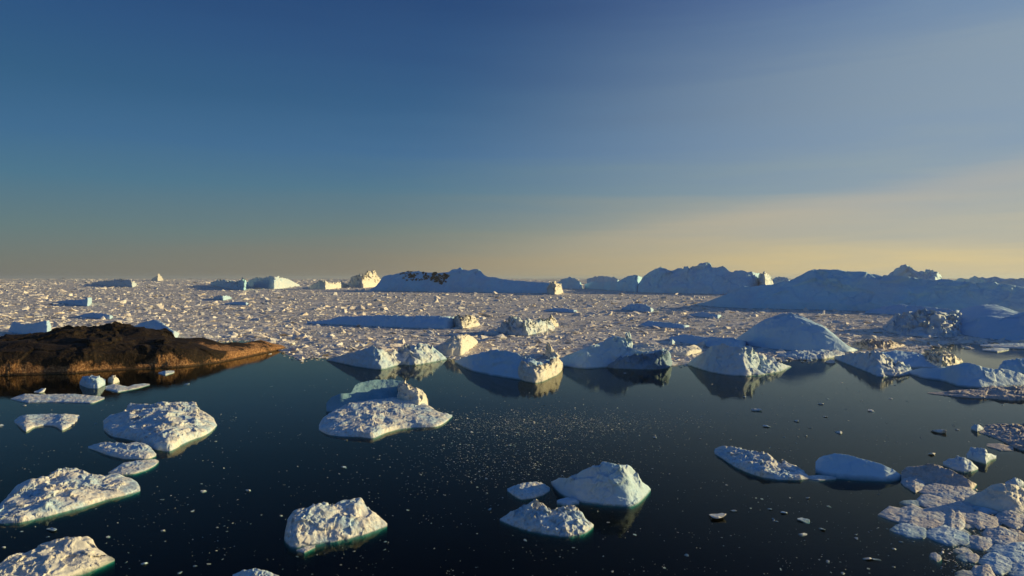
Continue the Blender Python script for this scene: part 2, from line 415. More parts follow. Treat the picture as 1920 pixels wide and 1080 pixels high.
far('dark knobbly ice ridge on the skyline beyond the huge smooth-sided iceberg',
    [(1780, 545), (1850, 547), (1930, 548), (2100, 548)], [(1780, 529), (1795, 523), (1810, 523), (1822, 520), (1828, 516), (1834, 520), (1850, 521), (1863, 518), (1885, 521), (1920, 523), (2000, 519), (2100, 530)],
    1.0, amp=0.12, cols=120)
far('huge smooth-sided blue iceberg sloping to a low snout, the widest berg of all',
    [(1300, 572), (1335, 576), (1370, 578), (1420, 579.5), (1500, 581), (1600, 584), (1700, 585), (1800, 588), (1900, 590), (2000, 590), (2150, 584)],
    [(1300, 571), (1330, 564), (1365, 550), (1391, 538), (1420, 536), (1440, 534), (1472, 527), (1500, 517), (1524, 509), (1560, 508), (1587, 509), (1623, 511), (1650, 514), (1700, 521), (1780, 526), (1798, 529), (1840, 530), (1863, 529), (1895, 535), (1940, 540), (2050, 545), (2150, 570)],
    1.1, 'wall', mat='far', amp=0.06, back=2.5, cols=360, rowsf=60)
far('dark ice pyramid with a broken tower, on the skyline over the huge smooth-sided iceberg',
    [(1655, 545), (1700, 547), (1766, 545)], [(1655, 522), (1668, 511), (1680, 502), (1690, 498), (1697, 496), (1704, 499), (1714, 505), (1722, 509), (1735, 508), (1755, 508), (1762, 512), (1766, 524)], 1.3, amp=0.12, turn=True)

# ---------------------------------------------------------------- bergs inside the pack
PK = 'icebergs frozen among the pack ice'
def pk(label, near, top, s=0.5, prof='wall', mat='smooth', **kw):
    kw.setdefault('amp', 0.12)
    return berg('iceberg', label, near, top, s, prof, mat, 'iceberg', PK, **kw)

pk('long low blue-shaded ice bank with a cream block at one end, amid the pack',
   [(575, 607), (640, 614), (700, 616), (780, 617), (840, 618), (858, 617)],
   [(575, 604), (610, 600), (640, 593), (680, 592), (720, 591), (770, 592), (820, 592), (852, 594), (858, 600)], 0.6, amp=0.08, turn=True)
pk('cream ragged ice block at the end of the long low ice bank', [(850, 612), (866, 618), (900, 611)], [(850, 600), (858, 592), (868, 596), (880, 593), (892, 597), (900, 606)], 1.0, 'cliff', 'cream', amp=0.3)
pk('squat cobalt-shaded ice block with two pale horns, behind the shoulder of the rocks',
   [(15, 624), (50, 630), (80, 632), (96, 626)], [(15, 622), (22, 606), (28, 602), (40, 607), (62, 607), (80, 601), (92, 600), (96, 612)], 1.0, amp=0.05, turn=True)
pk('thin teal-shaded ice lens over the squat horned block', [(95, 569), (120, 575), (160, 575), (172, 566)], [(95, 567), (120, 563), (150, 562), (172, 557)], 0.6, turn=True)
pk('low teal-shaded ice lens in the pack over the crown of the rocks', [(145, 594), (180, 599), (212, 594)], [(145, 592), (158, 589), (172, 586), (190, 588), (205, 590), (212, 593)], 0.6, turn=True)
pk('pale rounded ice hump rising just behind the crown of the rocky point',
   [(225, 622), (260, 634), (300, 640), (322, 632), (336, 625)], [(225, 617), (255, 610), (275, 602), (290, 599), (305, 604), (320, 616), (336, 624)], 0.35, 'dome', 'clean', amp=0.05, turn=True)
pk('thin purple-shaded ice slab in the pack beyond the rocky point tip', [(416, 571), (440, 573), (466, 570)], [(416, 570), (430, 567), (450, 565), (466, 568)], 0.5, turn=True)
pk('grey-blue crumbled ice heap in the pack under the white-backed blue iceberg', [(400, 560), (418, 564), (434, 560)], [(400, 557), (410, 555), (425, 554), (434, 557)], 0.8, amp=.3)
pk('flat teal ice lens under the blunt end of the tabular iceberg', [(1018, 583), (1045, 587), (1082, 583)], [(1018, 582), (1040, 577), (1060, 578), (1082, 582)], 0.5, turn=True)
pk('rounded teal-shaded ice hump in the pack below the low teal ice shelf', [(1165, 581), (1195, 586), (1226, 582)], [(1165, 579), (1178, 571), (1195, 569), (1212, 571), (1226, 580)], 0.6, 'dome', turn=True)
pk('small blue-shaded wedge with a cream tail of ice, below the broad high iceberg', [(1286, 594), (1305, 598), (1330, 596), (1352, 592)], [(1286, 592), (1298, 588), (1318, 584), (1330, 588), (1352, 590)], 0.6, turn=True)
pk('low slate-blue ice ridge between the broad high iceberg and the fluted dark berg',
   [(1198, 612), (1225, 617), (1260, 616), (1292, 612)], [(1198, 610), (1215, 601), (1235, 603), (1260, 605), (1292, 610)], 0.5, turn=True)
pk('jumbled blue and white ice pile in the pack above the split cream-ended berg',
   [(930, 622), (960, 629), (990, 630), (1014, 624), (1040, 618)], [(930, 617), (945, 605), (965, 600), (985, 603), (1000, 606), (1015, 601), (1026, 598), (1040, 612)], 0.6, 'cliff', 'mid', amp=0.35)
pk('white ragged pinnacle of ice beside the jumbled blue and white pile', [(1014, 612), (1030, 616), (1048, 612)], [(1014, 608), (1024, 600), (1034, 592), (1040, 600), (1048, 609)], 1.2, 'cliff', 'cream', amp=0.35)
pk('tilted cream ice slab with a dark blue flank, just behind the twin cream-knobbed berg',
   [(822, 664), (840, 668), (866, 667), (885, 654), (896, 644)], [(822, 650), (835, 640), (850, 629), (862, 630), (875, 626), (890, 634), (896, 640)], 0.8, 'cliff', 'cream', amp=0.1)
pk('large smooth blue dome-shaped berg with a thin bright edge down one side',
   [(1380, 640), (1410, 650), (1450, 656), (1500, 660), (1550, 662), (1600, 661), (1612, 656)],
   [(1380, 635), (1391, 627), (1405, 617), (1417, 609), (1430, 601), (1443, 595), (1463, 589), (1482, 587), (1500, 592), (1520, 600), (1542, 610), (1560, 624), (1575, 636), (1590, 648), (1605, 655), (1612, 656)], 0.75, 'dome', amp=0.03, back=0.4)
pk('dark blue ice wedge between the dome-shaped berg and the fluted dark berg',
   [(1255, 640), (1300, 652), (1350, 660), (1400, 656)], [(1255, 632), (1280, 627), (1310, 630), (1340, 634), (1370, 633), (1400, 640)], 0.4, turn=True)
pk('small round white ball of ice in front of the dark blue wedge', [(1254, 646), (1260, 648), (1267, 646)], [(1254, 642), (1260, 635), (1267, 642)], 1.5, 'dome', 'clean')
pk('broad low snow-topped ice shelf with sunlit cream flutes on its flank',
   [(1655, 618), (1680, 628), (1720, 632), (1753, 634), (1790, 633), (1815, 624), (1845, 612)],
   [(1655, 612), (1680, 592), (1720, 587), (1772, 588), (1811, 594), (1837, 601), (1845, 607)], [(1655, .16), (1760, .22), (1845, .16)], 'dome', 'mid', amp=0.3, crumb=0.03,
   bumps=[(1745, 607, 16, 3.0), (1775, 603, 14, 3.0), (1720, 612, 14, -2.0)])
pk('dark teal iceberg flank with a thin white diagonal crack, beside the fluted snow-topped shelf, its unseen tall end added for shade',
   [(1790, 626), (1840, 636), (1900, 640), (1980, 644), (2120, 646), (2300, 640)], [(1790, 600), (1800, 578), (1837, 570), (1860, 571), (1878, 575), (1902, 583), (1920, 586), (1980, 560), (2080, 520), (2200, 515), (2300, 600)], [(1790, .16), (1910, .2), (2000, .7), (2300, .9)], 'dome', amp=0.05)  # tall end out of view is added to throw shade over low slopes
pk('greenish ice bank above the fluted snow-topped shelf', [(1622, 588), (1680, 592), (1760, 596), (1810, 590)], [(1622, 584), (1650, 576), (1682, 570), (1720, 574), (1770, 578), (1810, 584)], 0.5, amp=0.1, turn=True)
pk('khaki crumbled ice bank at the foot of the dome-shaped berg', [(1598, 652), (1630, 657), (1670, 655), (1700, 648)], [(1598, 645), (1620, 636), (1645, 640), (1668, 640), (1690, 645), (1700, 647)], 0.4, 'cliff', 'brown', amp=0.35)

# ---------------------------------------------------------------- bergs along the edge of the open water
ED = 'icebergs along the edge of the open water'
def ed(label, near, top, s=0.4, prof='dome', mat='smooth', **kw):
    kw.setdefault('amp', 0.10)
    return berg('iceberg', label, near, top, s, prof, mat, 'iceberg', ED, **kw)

ed('twin cream-knobbed berg with a dark blue slope, past the tip of the rocks',
   [(612, 676), (640, 682), (667, 688), (695, 692), (717, 694), (735, 688), (753, 684), (770, 686), (787, 684), (810, 680), (838, 674)],
   [(612, 675), (630, 669), (650, 663), (675, 655), (700, 650), (713, 655), (720, 661), (733, 662), (748, 658), (760, 650), (773, 647), (783, 642), (795, 645), (807, 649), (820, 656), (832, 666), (838, 672)],
   [(612, 1.3), (705, 1.2), (722, .6), (838, .55)], 'wall', 'mid', amp=[(612, .05), (705, .08), (725, .2)], flute=.7, bumps=[(730, 676, 10, 1.2), (790, 668, 12, 1.5), (756, 676, 7, -1.5)])
ed('wide smooth blue ice ramp rising to a bright cream split prow at its end',
   [(853, 680), (870, 690), (887, 697), (920, 704), (950, 709), (980, 713), (1003, 717), (1018, 713), (1033, 707), (1046, 700), (1055, 690)],
   [(853, 677), (873, 669), (897, 662), (920, 656), (945, 657), (965, 661), (977, 668), (990, 672), (1005, 678), (1020, 676), (1040, 668), (1050, 674), (1055, 682)],
   0.75, 'ramp', 'smooth', amp=[(853, .06), (970, .06), (985, .14)], bumps=[(980, 690, 8, 1.0), (1040, 682, 9, 1.6)])
ed('bright cream cloven ice prow jutting into the open water',
   [(972, 711), (985, 716), (1003, 719), (1018, 716), (1033, 709), (1048, 702), (1057, 690)],
   [(972, 690), (977, 675), (985, 681), (995, 686), (1005, 687), (1015, 684), (1028, 681), (1040, 670), (1048, 672), (1057, 684)],
   1.1, 'cliff', 'cream', amp=0.13, back=1.2)
ed('thin curled cream ice horn standing behind the cloven prow', [(1022, 668), (1034, 674), (1050, 670)], [(1022, 664), (1025, 645), (1030, 641), (1034, 652), (1042, 660), (1050, 668)], 1.4, 'cliff', 'cream', amp=.2)
ed('steep-sided dark blue berg with a fluted wall and a white spire on its back',
   [(1052, 686), (1075, 690), (1100, 692), (1130, 690), (1150, 689), (1182, 691), (1220, 691), (1250, 690), (1260, 684)],
   [(1052, 671), (1068, 664), (1086, 657), (1104, 650), (1130, 641), (1146, 632), (1160, 633), (1172, 632), (1176, 642), (1178, 648), (1190, 656), (1208, 662), (1230, 658), (1245, 653), (1253, 659), (1258, 668), (1260, 680)],
   [(1052, 1.6), (1258, 2.2)], 'ramp', 'smooth', amp=[(1052, .04), (1140, .05), (1170, .16)])
ed('nearly black fluted ice wall with a rounded end, on the water under the white spire',
   [(1140, 690), (1160, 692), (1200, 693), (1235, 693), (1252, 691), (1261, 684)],
   [(1140, 684), (1160, 672), (1180, 668), (1200, 666), (1225, 663), (1245, 657), (1254, 662), (1261, 678)],
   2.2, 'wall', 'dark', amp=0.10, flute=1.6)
ed('white sharp ice spire beside the top of the dark fluted berg', [(1146, 672), (1165, 676), (1186, 672)], [(1146, 658), (1156, 655), (1168, 650), (1175, 632), (1179, 622), (1182, 640), (1186, 656)], 1.6, 'cliff', 'clean', amp=0.18, foot=0)
ed('flat cream ice table behind the dark fluted berg', [(1178, 664), (1220, 668), (1290, 668), (1318, 660)], [(1178, 646), (1200, 645), (1230, 647), (1280, 650), (1300, 647), (1318, 650)], 0.3, 'floe', 'cream', amp=0.12)
ed('blue-shaded berg with a ragged pink and cream ribbed tail reaching the open water',
   [(1288, 684), (1310, 692), (1335, 699), (1365, 704), (1400, 706), (1425, 704), (1450, 700), (1470, 695), (1484, 688)],
   [(1288, 682), (1305, 670), (1320, 660), (1333, 650), (1357, 646), (1378, 649), (1395, 651), (1404, 655), (1425, 663), (1443, 670), (1465, 681), (1484, 687)],
   [(1288, 1.2), (1395, 1.1), (1425, .3), (1484, .25)], 'ramp', 'mid', amp=[(1288, .05), (1395, .06), (1425, .28)], flute=.6, bumps=[(1440, 688, 9, 1.2), (1415, 680, 8, 1.0), (1462, 692, 6, .8)])
ed('thin ragged white-rimmed floe on dark water in front of the dome-shaped berg', [(1456, 668), (1500, 675), (1545, 674), (1584, 667)], [(1456, 662), (1490, 658), (1530, 657), (1570, 656), (1584, 661)], 0.10, 'floe', 'mid', amp=0.3, crumb=.1)
ed('shaded low berg with a knobbly grey-brown snout touching the open water',
   [(1565, 674), (1590, 684), (1610, 692), (1630, 700), (1647, 708), (1665, 707), (1690, 706), (1712, 701)],
   [(1565, 669), (1602, 661), (1625, 660), (1649, 660), (1662, 668), (1675, 682), (1690, 684), (1705, 686), (1712, 694)],
   [(1565, .5), (1650, .4), (1680, .22), (1712, .2)], 'ramp', 'mid', amp=[(1565, .1), (1650, .12), (1670, .35)], bumps=[(1685, 694, 9, 1.2), (1660, 690, 6, .7)])
ed('flat blue-shaded floe between the knobbly snout and the pale fan-shaped ice clump', [(1640, 684), (1690, 692), (1740, 694), (1780, 688)], [(1640, 662), (1680, 657), (1720, 662), (1750, 670), (1780, 684)], 0.14, 'ramp', 'smooth', amp=0.1, turn=True)
ed('pale pink fan-shaped ice clump of tilted ribs beside the khaki lead of calm water', [(1722, 680), (1745, 688), (1768, 692), (1790, 686), (1806, 679)], [(1722, 671), (1735, 664), (1755, 661), (1772, 664), (1790, 668), (1800, 674), (1806, 677)], 0.35, 'cliff', 'cream', amp=0.35)
ed('long smooth blue berg with a thin snow rim, below the khaki patch of water',
   [(1700, 700), (1735, 711), (1771, 715), (1797, 726), (1830, 728), (1863, 727), (1920, 724), (2020, 720)],
   [(1700, 696), (1725, 690), (1771, 689), (1790, 684), (1805, 679), (1815, 680), (1840, 686), (1863, 691), (1890, 694), (1920, 702), (2020, 710)],
   [(1700, .5), (1800, .8), (2020, .8)], 'ramp', 'smooth', amp=0.05)
ed('blue-shaded ice block standing behind the long smooth berg with the thin snow rim', [(1872, 700), (1900, 703), (1990, 703)], [(1872, 690), (1880, 676), (1900, 673), (1930, 672), (1990, 680)], 0.5, 'dome', 'smooth')
ed('thin pinkish rubble floe lying along the front of the long smooth berg',
   [(1739, 738), (1770, 742), (1797, 745), (1830, 747), (1863, 748), (1891, 752), (1920, 751), (2000, 748)],
   [(1739, 736), (1770, 735), (1797, 731), (1825, 729), (1850, 725), (1880, 726), (1920, 724), (2000, 725)],
   0.10, 'floe', 'brown', amp=0.4, crumb=0.15)
ed('narrow dark-edged floe lying across the far end of the khaki lead of calm water', [(1842, 658), (1870, 661), (1892, 657)], [(1842, 654), (1865, 652), (1892, 653)], 0.08, 'floe', 'mid')
ed('long thin dark-edged floe beyond the end of the khaki lead of calm water', [(1838, 650), (1880, 654), (1920, 655), (1980, 654)], [(1838, 645), (1880, 644), (1930, 643), (1980, 645)], 0.10, 'floe', 'mid')

# ---------------------------------------------------------------- floes and growlers on the open water
OW = 'ice floes on the open water'
def fl(label, near, top, s=0.13, prof='floe', mat='near', **kw):
    if prof == 'floe': s = s * 0.62
    kw.setdefault('amp', 0.14 if prof == 'floe' else 0.12); kw.setdefault('crumb', 0.008)
    return berg('ice_floe', label, near, top, s, prof, mat, 'ice floe', OW, **kw)

fl('wide rough floe with a round knob on its edge, largest one beside the rocks',
   [(194, 806), (205, 818), (230, 823), (259, 828), (280, 840), (296, 845), (319, 848), (335, 838), (348, 830), (385, 817), (400, 808), (407, 798)],
   [(194, 788), (207, 779), (233, 775), (244, 757), (262, 760), (281, 762), (300, 757), (330, 755), (367, 754), (374, 769), (390, 776), (400, 784), (407, 797)],
   0.16, bumps=[(328, 826, 14, 0.7), (230, 795, 16, 0.6), (290, 800, 14, -0.6), (350, 792, 20, -0.4)])
fl('bent floe with a brown-orange hollow, tucked under the knob of the wide rough floe',
   [(165, 841), (185, 848), (200, 854), (230, 861), (259, 862), (280, 861), (293, 855)], [(165, 837), (193, 829), (222, 830), (240, 832), (256, 829), (272, 832), (285, 842), (293, 851)], 0.2, bumps=[(268, 845, 9, 0.5), (215, 846, 9, -0.4)])
fl('smaller tongue-shaped floe touching the underside of the bent floe', [(203, 888), (225, 891), (252, 889), (275, 882), (292, 873), (298, 866)], [(203, 886), (218, 877), (230, 869), (259, 864), (290, 861), (298, 864)], 0.13)
fl('long floe with two cream snow mounds and a pitted lower flank',
   [(-34, 978), (0, 983), (37, 981), (60, 975), (89, 969), (115, 962), (141, 956), (170, 947), (193, 939), (220, 933), (241, 928), (263, 921)],
   [(-34, 972), (0, 948), (15, 930), (30, 918), (48, 909), (65, 902), (85, 895), (105, 887), (126, 882), (145, 884), (167, 889), (196, 893), (222, 890), (245, 897), (258, 904), (263, 914)],
   0.20, amp=0.22, bumps=[(60, 925, 18, 1.0), (135, 895, 18, 0.9), (100, 925, 16, -0.6), (90, 960, 7, 0.5)])
fl('cream domed floe with a hollow at its peak, cut by the bottom picture edge',
   [(-60, 1120), (20, 1112), (80, 1102), (120, 1089), (167, 1073), (195, 1061), (215, 1051)],
   [(-60, 1080), (0, 1057), (37, 1036), (65, 1025), (93, 1017), (130, 1013), (163, 1011), (175, 1018), (181, 1028), (198, 1038), (215, 1048)],
   0.28, amp=0.2, mat='cream', bumps=[(140, 1035, 22, 0.7), (60, 1050, 18, -0.6)])
fl('small horseshoe-shaped floe with two hanging lobes',
   [(27, 793), (38, 802), (48, 812), (62, 802), (85, 798), (105, 800), (115, 809), (130, 802), (143, 794), (150, 781)], [(27, 788), (38, 780), (52, 778), (93, 776), (120, 777), (148, 778), (150, 780)], 0.13)
fl('long thin white floe strip lying under the rocks', [(20, 749), (48, 756), (80, 755), (111, 755), (150, 756), (174, 757), (196, 748)], [(20, 747), (35, 742), (48, 739), (80, 740), (111, 739), (140, 739), (159, 741), (180, 742), (196, 745)], 0.09, crumb=.2)
fl('bluish ice block by the reflection of the rocks', [(149, 722), (165, 729), (185, 729), (198, 722)], [(149, 716), (156, 706), (170, 704), (185, 705), (198, 712)], 0.6, 'cliff', 'clean')
fl('round cream ice knob standing on a white strip by the rocks', [(203, 718), (212, 722), (224, 717)], [(203, 712), (207, 706), (216, 704), (224, 713)], 0.9, 'cliff', 'cream', amp=0.25)
fl('ragged white strip floe around the cream knob', [(198, 731), (220, 736), (240, 732), (260, 728), (281, 722)], [(198, 724), (215, 720), (240, 725), (252, 721), (270, 719), (281, 720)], 0.09)
fl('small white sliver floe close under the dark rocks near the notch', [(297, 701), (310, 704), (327, 699)], [(297, 698), (310, 695), (327, 695)], 0.15)

# central double-tiered growler: a leaning back wall over a low platform
fl('double-tiered floe with a low snowy platform under a tall blue back wall',
   [(598, 807), (611, 816), (640, 819), (678, 820), (700, 824), (722, 812), (750, 805), (774, 802), (800, 802), (822, 801), (836, 793), (848, 781)],
   [(598, 797), (606, 785), (616, 779), (630, 770), (645, 764), (665, 759), (690, 755), (720, 751), (752, 747), (780, 753), (800, 760), (818, 772), (835, 777), (848, 778)],
   0.15, amp=0.14, mat='near', back=1.6, bumps=[(655, 775, 12, 0.7), (612, 795, 10, .5), (700, 795, 14, 0.5), (706, 775, 8, -0.6), (838, 780, 7, .6)])
fl('smooth blue-green ice wall leaning behind the snowy platform of the double-tiered floe',
   [(612, 772), (640, 775), (680, 768), (720, 763), (760, 762), (790, 764)],
   [(612, 756), (622, 744), (640, 738), (659, 736), (666, 722), (680, 716), (707, 712), (735, 712), (752, 714), (775, 726), (790, 745)],
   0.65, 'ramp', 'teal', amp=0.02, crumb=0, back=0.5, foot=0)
fl('cream and green ragged ice knob at the end of the blue-green wall',
   [(746, 764), (765, 770), (785, 772), (803, 764)],
   [(746, 728), (750, 714), (757, 713), (765, 718), (775, 727), (786, 729), (796, 736), (801, 746), (803, 758)],
   1.1, 'cliff', 'cream', amp=0.13, crumb=.0, foot=0)
fl('boxy floe with a sunken blue hollow in its face and a green underwater foot',
   [(533, 1013), (540, 1026), (556, 1028), (575, 1024), (593, 1021), (625, 1016), (656, 1010), (693, 1000), (726, 987)],
   [(533, 1008), (537, 985), (543, 970), (552, 957), (575, 950), (604, 943), (630, 939), (659, 934), (672, 938), (685, 946), (700, 960), (715, 971), (726, 982)],
   0.5, 'dome', 'near', amp=0.12, crumb=.04, foot=3.5, bumps=[(612, 985, 34, -3.0), (570, 1008, 9, 0.5), (668, 985, 10, 0.5)])
fl('small white ice cake floating at the foot of the boxy floe', [(556, 1034), (570, 1037), (591, 1027)], [(556, 1031), (575, 1024), (591, 1022)], 0.25)
fl('tall blue-shaded growler with a crumpled cream brow, beside the pitted saddle floe',
   [(1033, 908), (1042, 920), (1055, 930), (1075, 938), (1093, 943), (1135, 948), (1181, 951), (1196, 946), (1210, 932), (1220, 920)],
   [(1033, 903), (1048, 897), (1063, 898), (1078, 889), (1093, 880), (1108, 878), (1122, 873), (1130, 866), (1140, 865), (1160, 867), (1174, 871), (1184, 878), (1193, 888), (1204, 905), (1215, 911), (1220, 917)],
   [(1033, 2.0), (1160, 1.9), (1188, .7), (1220, .4)], 'ramp', 'clean', amp=0.07, crumb=0.0, foot=1.5, bumps=[(1180, 905, 10, 0.9), (1200, 925, 8, .7)])
fl('pitted saddle-shaped floe with a smooth dip in its middle',
   [(937, 976), (963, 988), (985, 995), (1011, 1001), (1040, 1005), (1063, 1007), (1085, 1004), (1100, 1000), (1113, 988)],
   [(937, 973), (952, 964), (967, 955), (985, 948), (1007, 943), (1022, 947), (1035, 955), (1055, 950), (1078, 948), (1088, 958), (1096, 971), (1106, 978), (1113, 984)],
   0.33, 'dome', 'near', amp=0.2, crumb=.08, bumps=[(1040, 975, 14, -0.7), (1000, 965, 12, 0.4)])
fl('small rough floe tucked beside the blue-shaded growler', [(951, 921), (962, 930), (976, 938), (1000, 935), (1020, 929), (1031, 921)], [(951, 916), (965, 911), (980, 906), (1000, 904), (1015, 905), (1031, 914)], 0.25, crumb=.15)
fl('bluish ice lump wedged between the growler and the saddle floe', [(1044, 945), (1065, 950), (1086, 945)], [(1044, 938), (1060, 933), (1075, 934), (1086, 940)], 0.3, 'dome', 'clean')
fl('white ice mound cut by the bottom edge, between boxy floe and cream domed floe', [(436, 1088), (480, 1096), (524, 1090)], [(436, 1078), (455, 1070), (480, 1066), (500, 1070), (524, 1080)], 0.35, 'dome')
fl('long bent floe with a cream ridge along its spine',
   [(1340, 852), (1357, 862), (1374, 874), (1392, 883), (1411, 891), (1435, 897), (1456, 900), (1490, 901), (1517, 899)],
   [(1340, 842), (1352, 838), (1363, 837), (1385, 841), (1411, 846), (1440, 852), (1467, 860), (1464, 868), (1480, 870), (1496, 874), (1508, 884), (1517, 894)],
   0.26, amp=0.25, bumps=[(1400, 866, 10, 0.5), (1440, 872, 8, .4), (1460, 886, 16, -0.5)])
fl('flat white spit of ice joining the bent floe to the blue-shaded slab', [(1510, 898), (1535, 902), (1568, 899)], [(1510, 893), (1535, 891), (1568, 894)], 0.12)
fl('smooth blue-shaded slab shaped like an upturned hull, beside the bent floe',
   [(1529, 886), (1545, 892), (1567, 897), (1600, 900), (1633, 902), (1665, 903), (1690, 900)],
   [(1529, 866), (1535, 859), (1544, 855), (1567, 850), (1585, 852), (1600, 856), (1625, 862), (1652, 870), (1675, 880), (1690, 891)],
   0.7, 'ramp', 'smooth', amp=0.03, crumb=0, back=0.8)
fl('long dark brown dirty floe with a tan sunlit streak', [(1690, 903), (1720, 911), (1744, 917), (1790, 921), (1832, 918)], [(1690, 885), (1700, 875), (1720, 873), (1737, 871), (1763, 873), (1780, 880), (1800, 890), (1832, 908)], 0.45, 'ramp', 'brown', amp=0.08, crumb=0, turn=True)
fl('blue-white growler with a curved bright back, beyond the dirty floe', [(1768, 873), (1785, 881), (1805, 886), (1822, 885), (1834, 880)], [(1768, 866), (1780, 860), (1797, 855), (1810, 859), (1822, 866), (1834, 877)], 0.6, 'dome', 'clean', crumb=0)
fl('dark-sided ice block with a white fin, beyond the blue-white growler', [(1812, 860), (1830, 866), (1848, 871), (1856, 864), (1868, 860)], [(1812, 852), (1820, 840), (1835, 841), (1848, 841), (1853, 850), (1868, 854)], 0.7, 'cliff', 'clean', crumb=0)
fl('big pointed growler with a blue flank and a cream sunlit side, above the jam',
   [(1808, 945), (1830, 952), (1856, 959), (1885, 965), (1907, 968), (1930, 964), (1960, 950), (1990, 935)],
   [(1808, 936), (1828, 926), (1848, 917), (1862, 911), (1874, 907), (1890, 909), (1907, 911), (1930, 918), (1960, 928), (1990, 933)],
   [(1808, 1.1), (1880, 1.0), (1910, .6), (1990, .5)], 'ramp', 'cream', amp=0.06, crumb=0)
fl('small ice peak showing behind the big pointed growler', [(1885, 912), (1905, 916), (1925, 912)], [(1885, 904), (1902, 895), (1914, 900), (1925, 908)], 0.8, 'dome', 'clean')
fl('pink-brown rubble floe running out of view beyond the white-finned block',
   [(1836, 812), (1860, 820), (1880, 828), (1905, 842), (1930, 848), (1990, 850)], [(1836, 805), (1850, 798), (1875, 797), (1900, 799), (1930, 796), (1990, 800)], 0.07, 'floe', 'brown', amp=0.5, crumb=.25)
fl('small bluish ball of ice at the tip of the pink-brown rubble floe', [(1821, 806), (1832, 810), (1844, 807)], [(1821, 800), (1828, 795), (1836, 796), (1844, 803)], 0.9, 'dome', 'clean')
fl('narrow dirty floe sliver under the pink-brown rubble floe', [(1850, 838), (1875, 846), (1900, 846)], [(1850, 832), (1875, 832), (1900, 838)], 0.1, 'floe', 'brown')

def as_one(label, cat, name, group, pieces):
    """one body built in several sections: the sections become parts of a single thing"""
    got = []
    for start, part in pieces:
        o_ = next(q for q in C.objects if str(q.get('label', '')).startswith(start)); got.append((o_, part))
    e_ = bpy.data.objects.new('root_tmp', None); C.objects.link(e_); e_.location = got[0][0].location.copy()
    for o_, part in got:
        o_.parent = e_; o_.location = o_.location - e_.location
        for k_ in ('label', 'category', 'group'):
            if k_ in o_: del o_[k_]
        o_.name = part; o_.data.name = part
    e_.name = name; tag(e_, label, cat, group)
as_one('double-tiered floe with a low snowy platform under a tall blue back wall', 'ice floe', 'ice_floe', OW,
       [('double-tiered floe', 'ice_platform'), ('smooth blue-green ice wall leaning', 'ice_wall'), ('cream and green ragged ice knob', 'ice_knob')])
as_one('wide smooth blue ice ramp ending in a bright cream cloven prow over the open water', 'iceberg', 'iceberg', ED,
       [('wide smooth blue ice ramp', 'ice_ramp'), ('bright cream cloven ice prow', 'ice_prow'), ('thin curled cream ice horn', 'ice_horn')])
as_one('steep dark blue berg with a blackish fluted wall and a white spire on top', 'iceberg', 'iceberg', ED,
       [('steep-sided dark blue berg', 'ice_slope'), ('nearly black fluted ice wall', 'ice_wall'), ('white sharp ice spire', 'ice_spire')])
as_one('long low blue-shaded ice bank with a cream ragged block at one end, amid the pack', 'iceberg', 'iceberg', PK,
       [('long low blue-shaded ice bank', 'ice_bank'), ('cream ragged ice block at the end', 'ice_block')])

# crowded floes, each from its extent in the photograph
CR = 'crowded floes jammed together'
crowd = [
 (1692, 896, 1733, 922, 'near', 'white curled tongue of ice at the tip of the dirty brown floe'),
 (1726, 909, 1830, 940, 'near', 'long pinkish floe, first in the jam below the dirty brown floe'),
 (1722, 931, 1796, 960, 'near', 'grey slanting floe just under the long pinkish floe'),
 (1658, 953, 1782, 991, 'near', 'big flat grey-white floe jutting furthest out of the jam'),
 (1674, 985, 1738, 1010, 'clean', 'smooth white-backed floe just under the big jutting floe'),
 (1736, 990, 1820, 1023, 'clean', 'long smooth arched floe beside the white-backed one'),
 (1766, 960, 1808, 996, 'near', 'brownish upended floe in the middle of the jam'),
 (1808, 962, 1872, 992, 'near', 'rounded pale floe just under the blue flank of the pointed growler'),
 (1813, 940, 1874, 964, 'clean', 'small blue-shaded floe against the blue flank of the pointed growler'),
 (1846, 990, 1912, 1026, 'near', 'broad lumpy floe with a bluish side, in the lower jam'),
 (1868, 962, 1930, 990, 'near', 'yellowish flat floe under the cream side of the pointed growler'),
 (1815, 1005, 1862, 1030, 'near', 'small grey floe squeezed between the arched and the lumpy floes'),
 (1858, 1022, 1960, 1056, 'clean', 'long blue-shaded floe with a white rim, in the lower jam'),
 (1838, 1042, 1905, 1075, 'clean', 'dark blue floe with a pale flat top, beneath the long white-rimmed one'),
 (1824, 1060, 1864, 1092, 'near', 'ribbed white floe cut by the bottom edge, beside the dark blue one'),
 (1890, 1060, 1960, 1096, 'clean', 'blue floe cut by the bottom edge, past the dark blue one'),
 (1802, 1038, 1838, 1054, 'near', 'thin grey floe at the outer fringe of the lower jam'),
 (1744, 1038, 1764, 1052, 'near', 'round white ice cake alone in front of the jam'),
 (1880, 1000, 1950, 1030, 'brown', 'brown stained floe at the edge of view in the jam'),
 (1790, 925, 1850, 950, 'near', 'low grey floe between the long pinkish floe and the pointed growler'),
 (1905, 975, 1960, 1005, 'brown', 'tan lumpy floe below the yellowish flat one'),
 (1780, 944, 1824, 968, 'near', 'small pinkish floe in front of the blue-shaded one in the jam'),
 (1690, 938, 1728, 950, 'clean', 'thin floe lying half awash above the big jutting floe'),
]
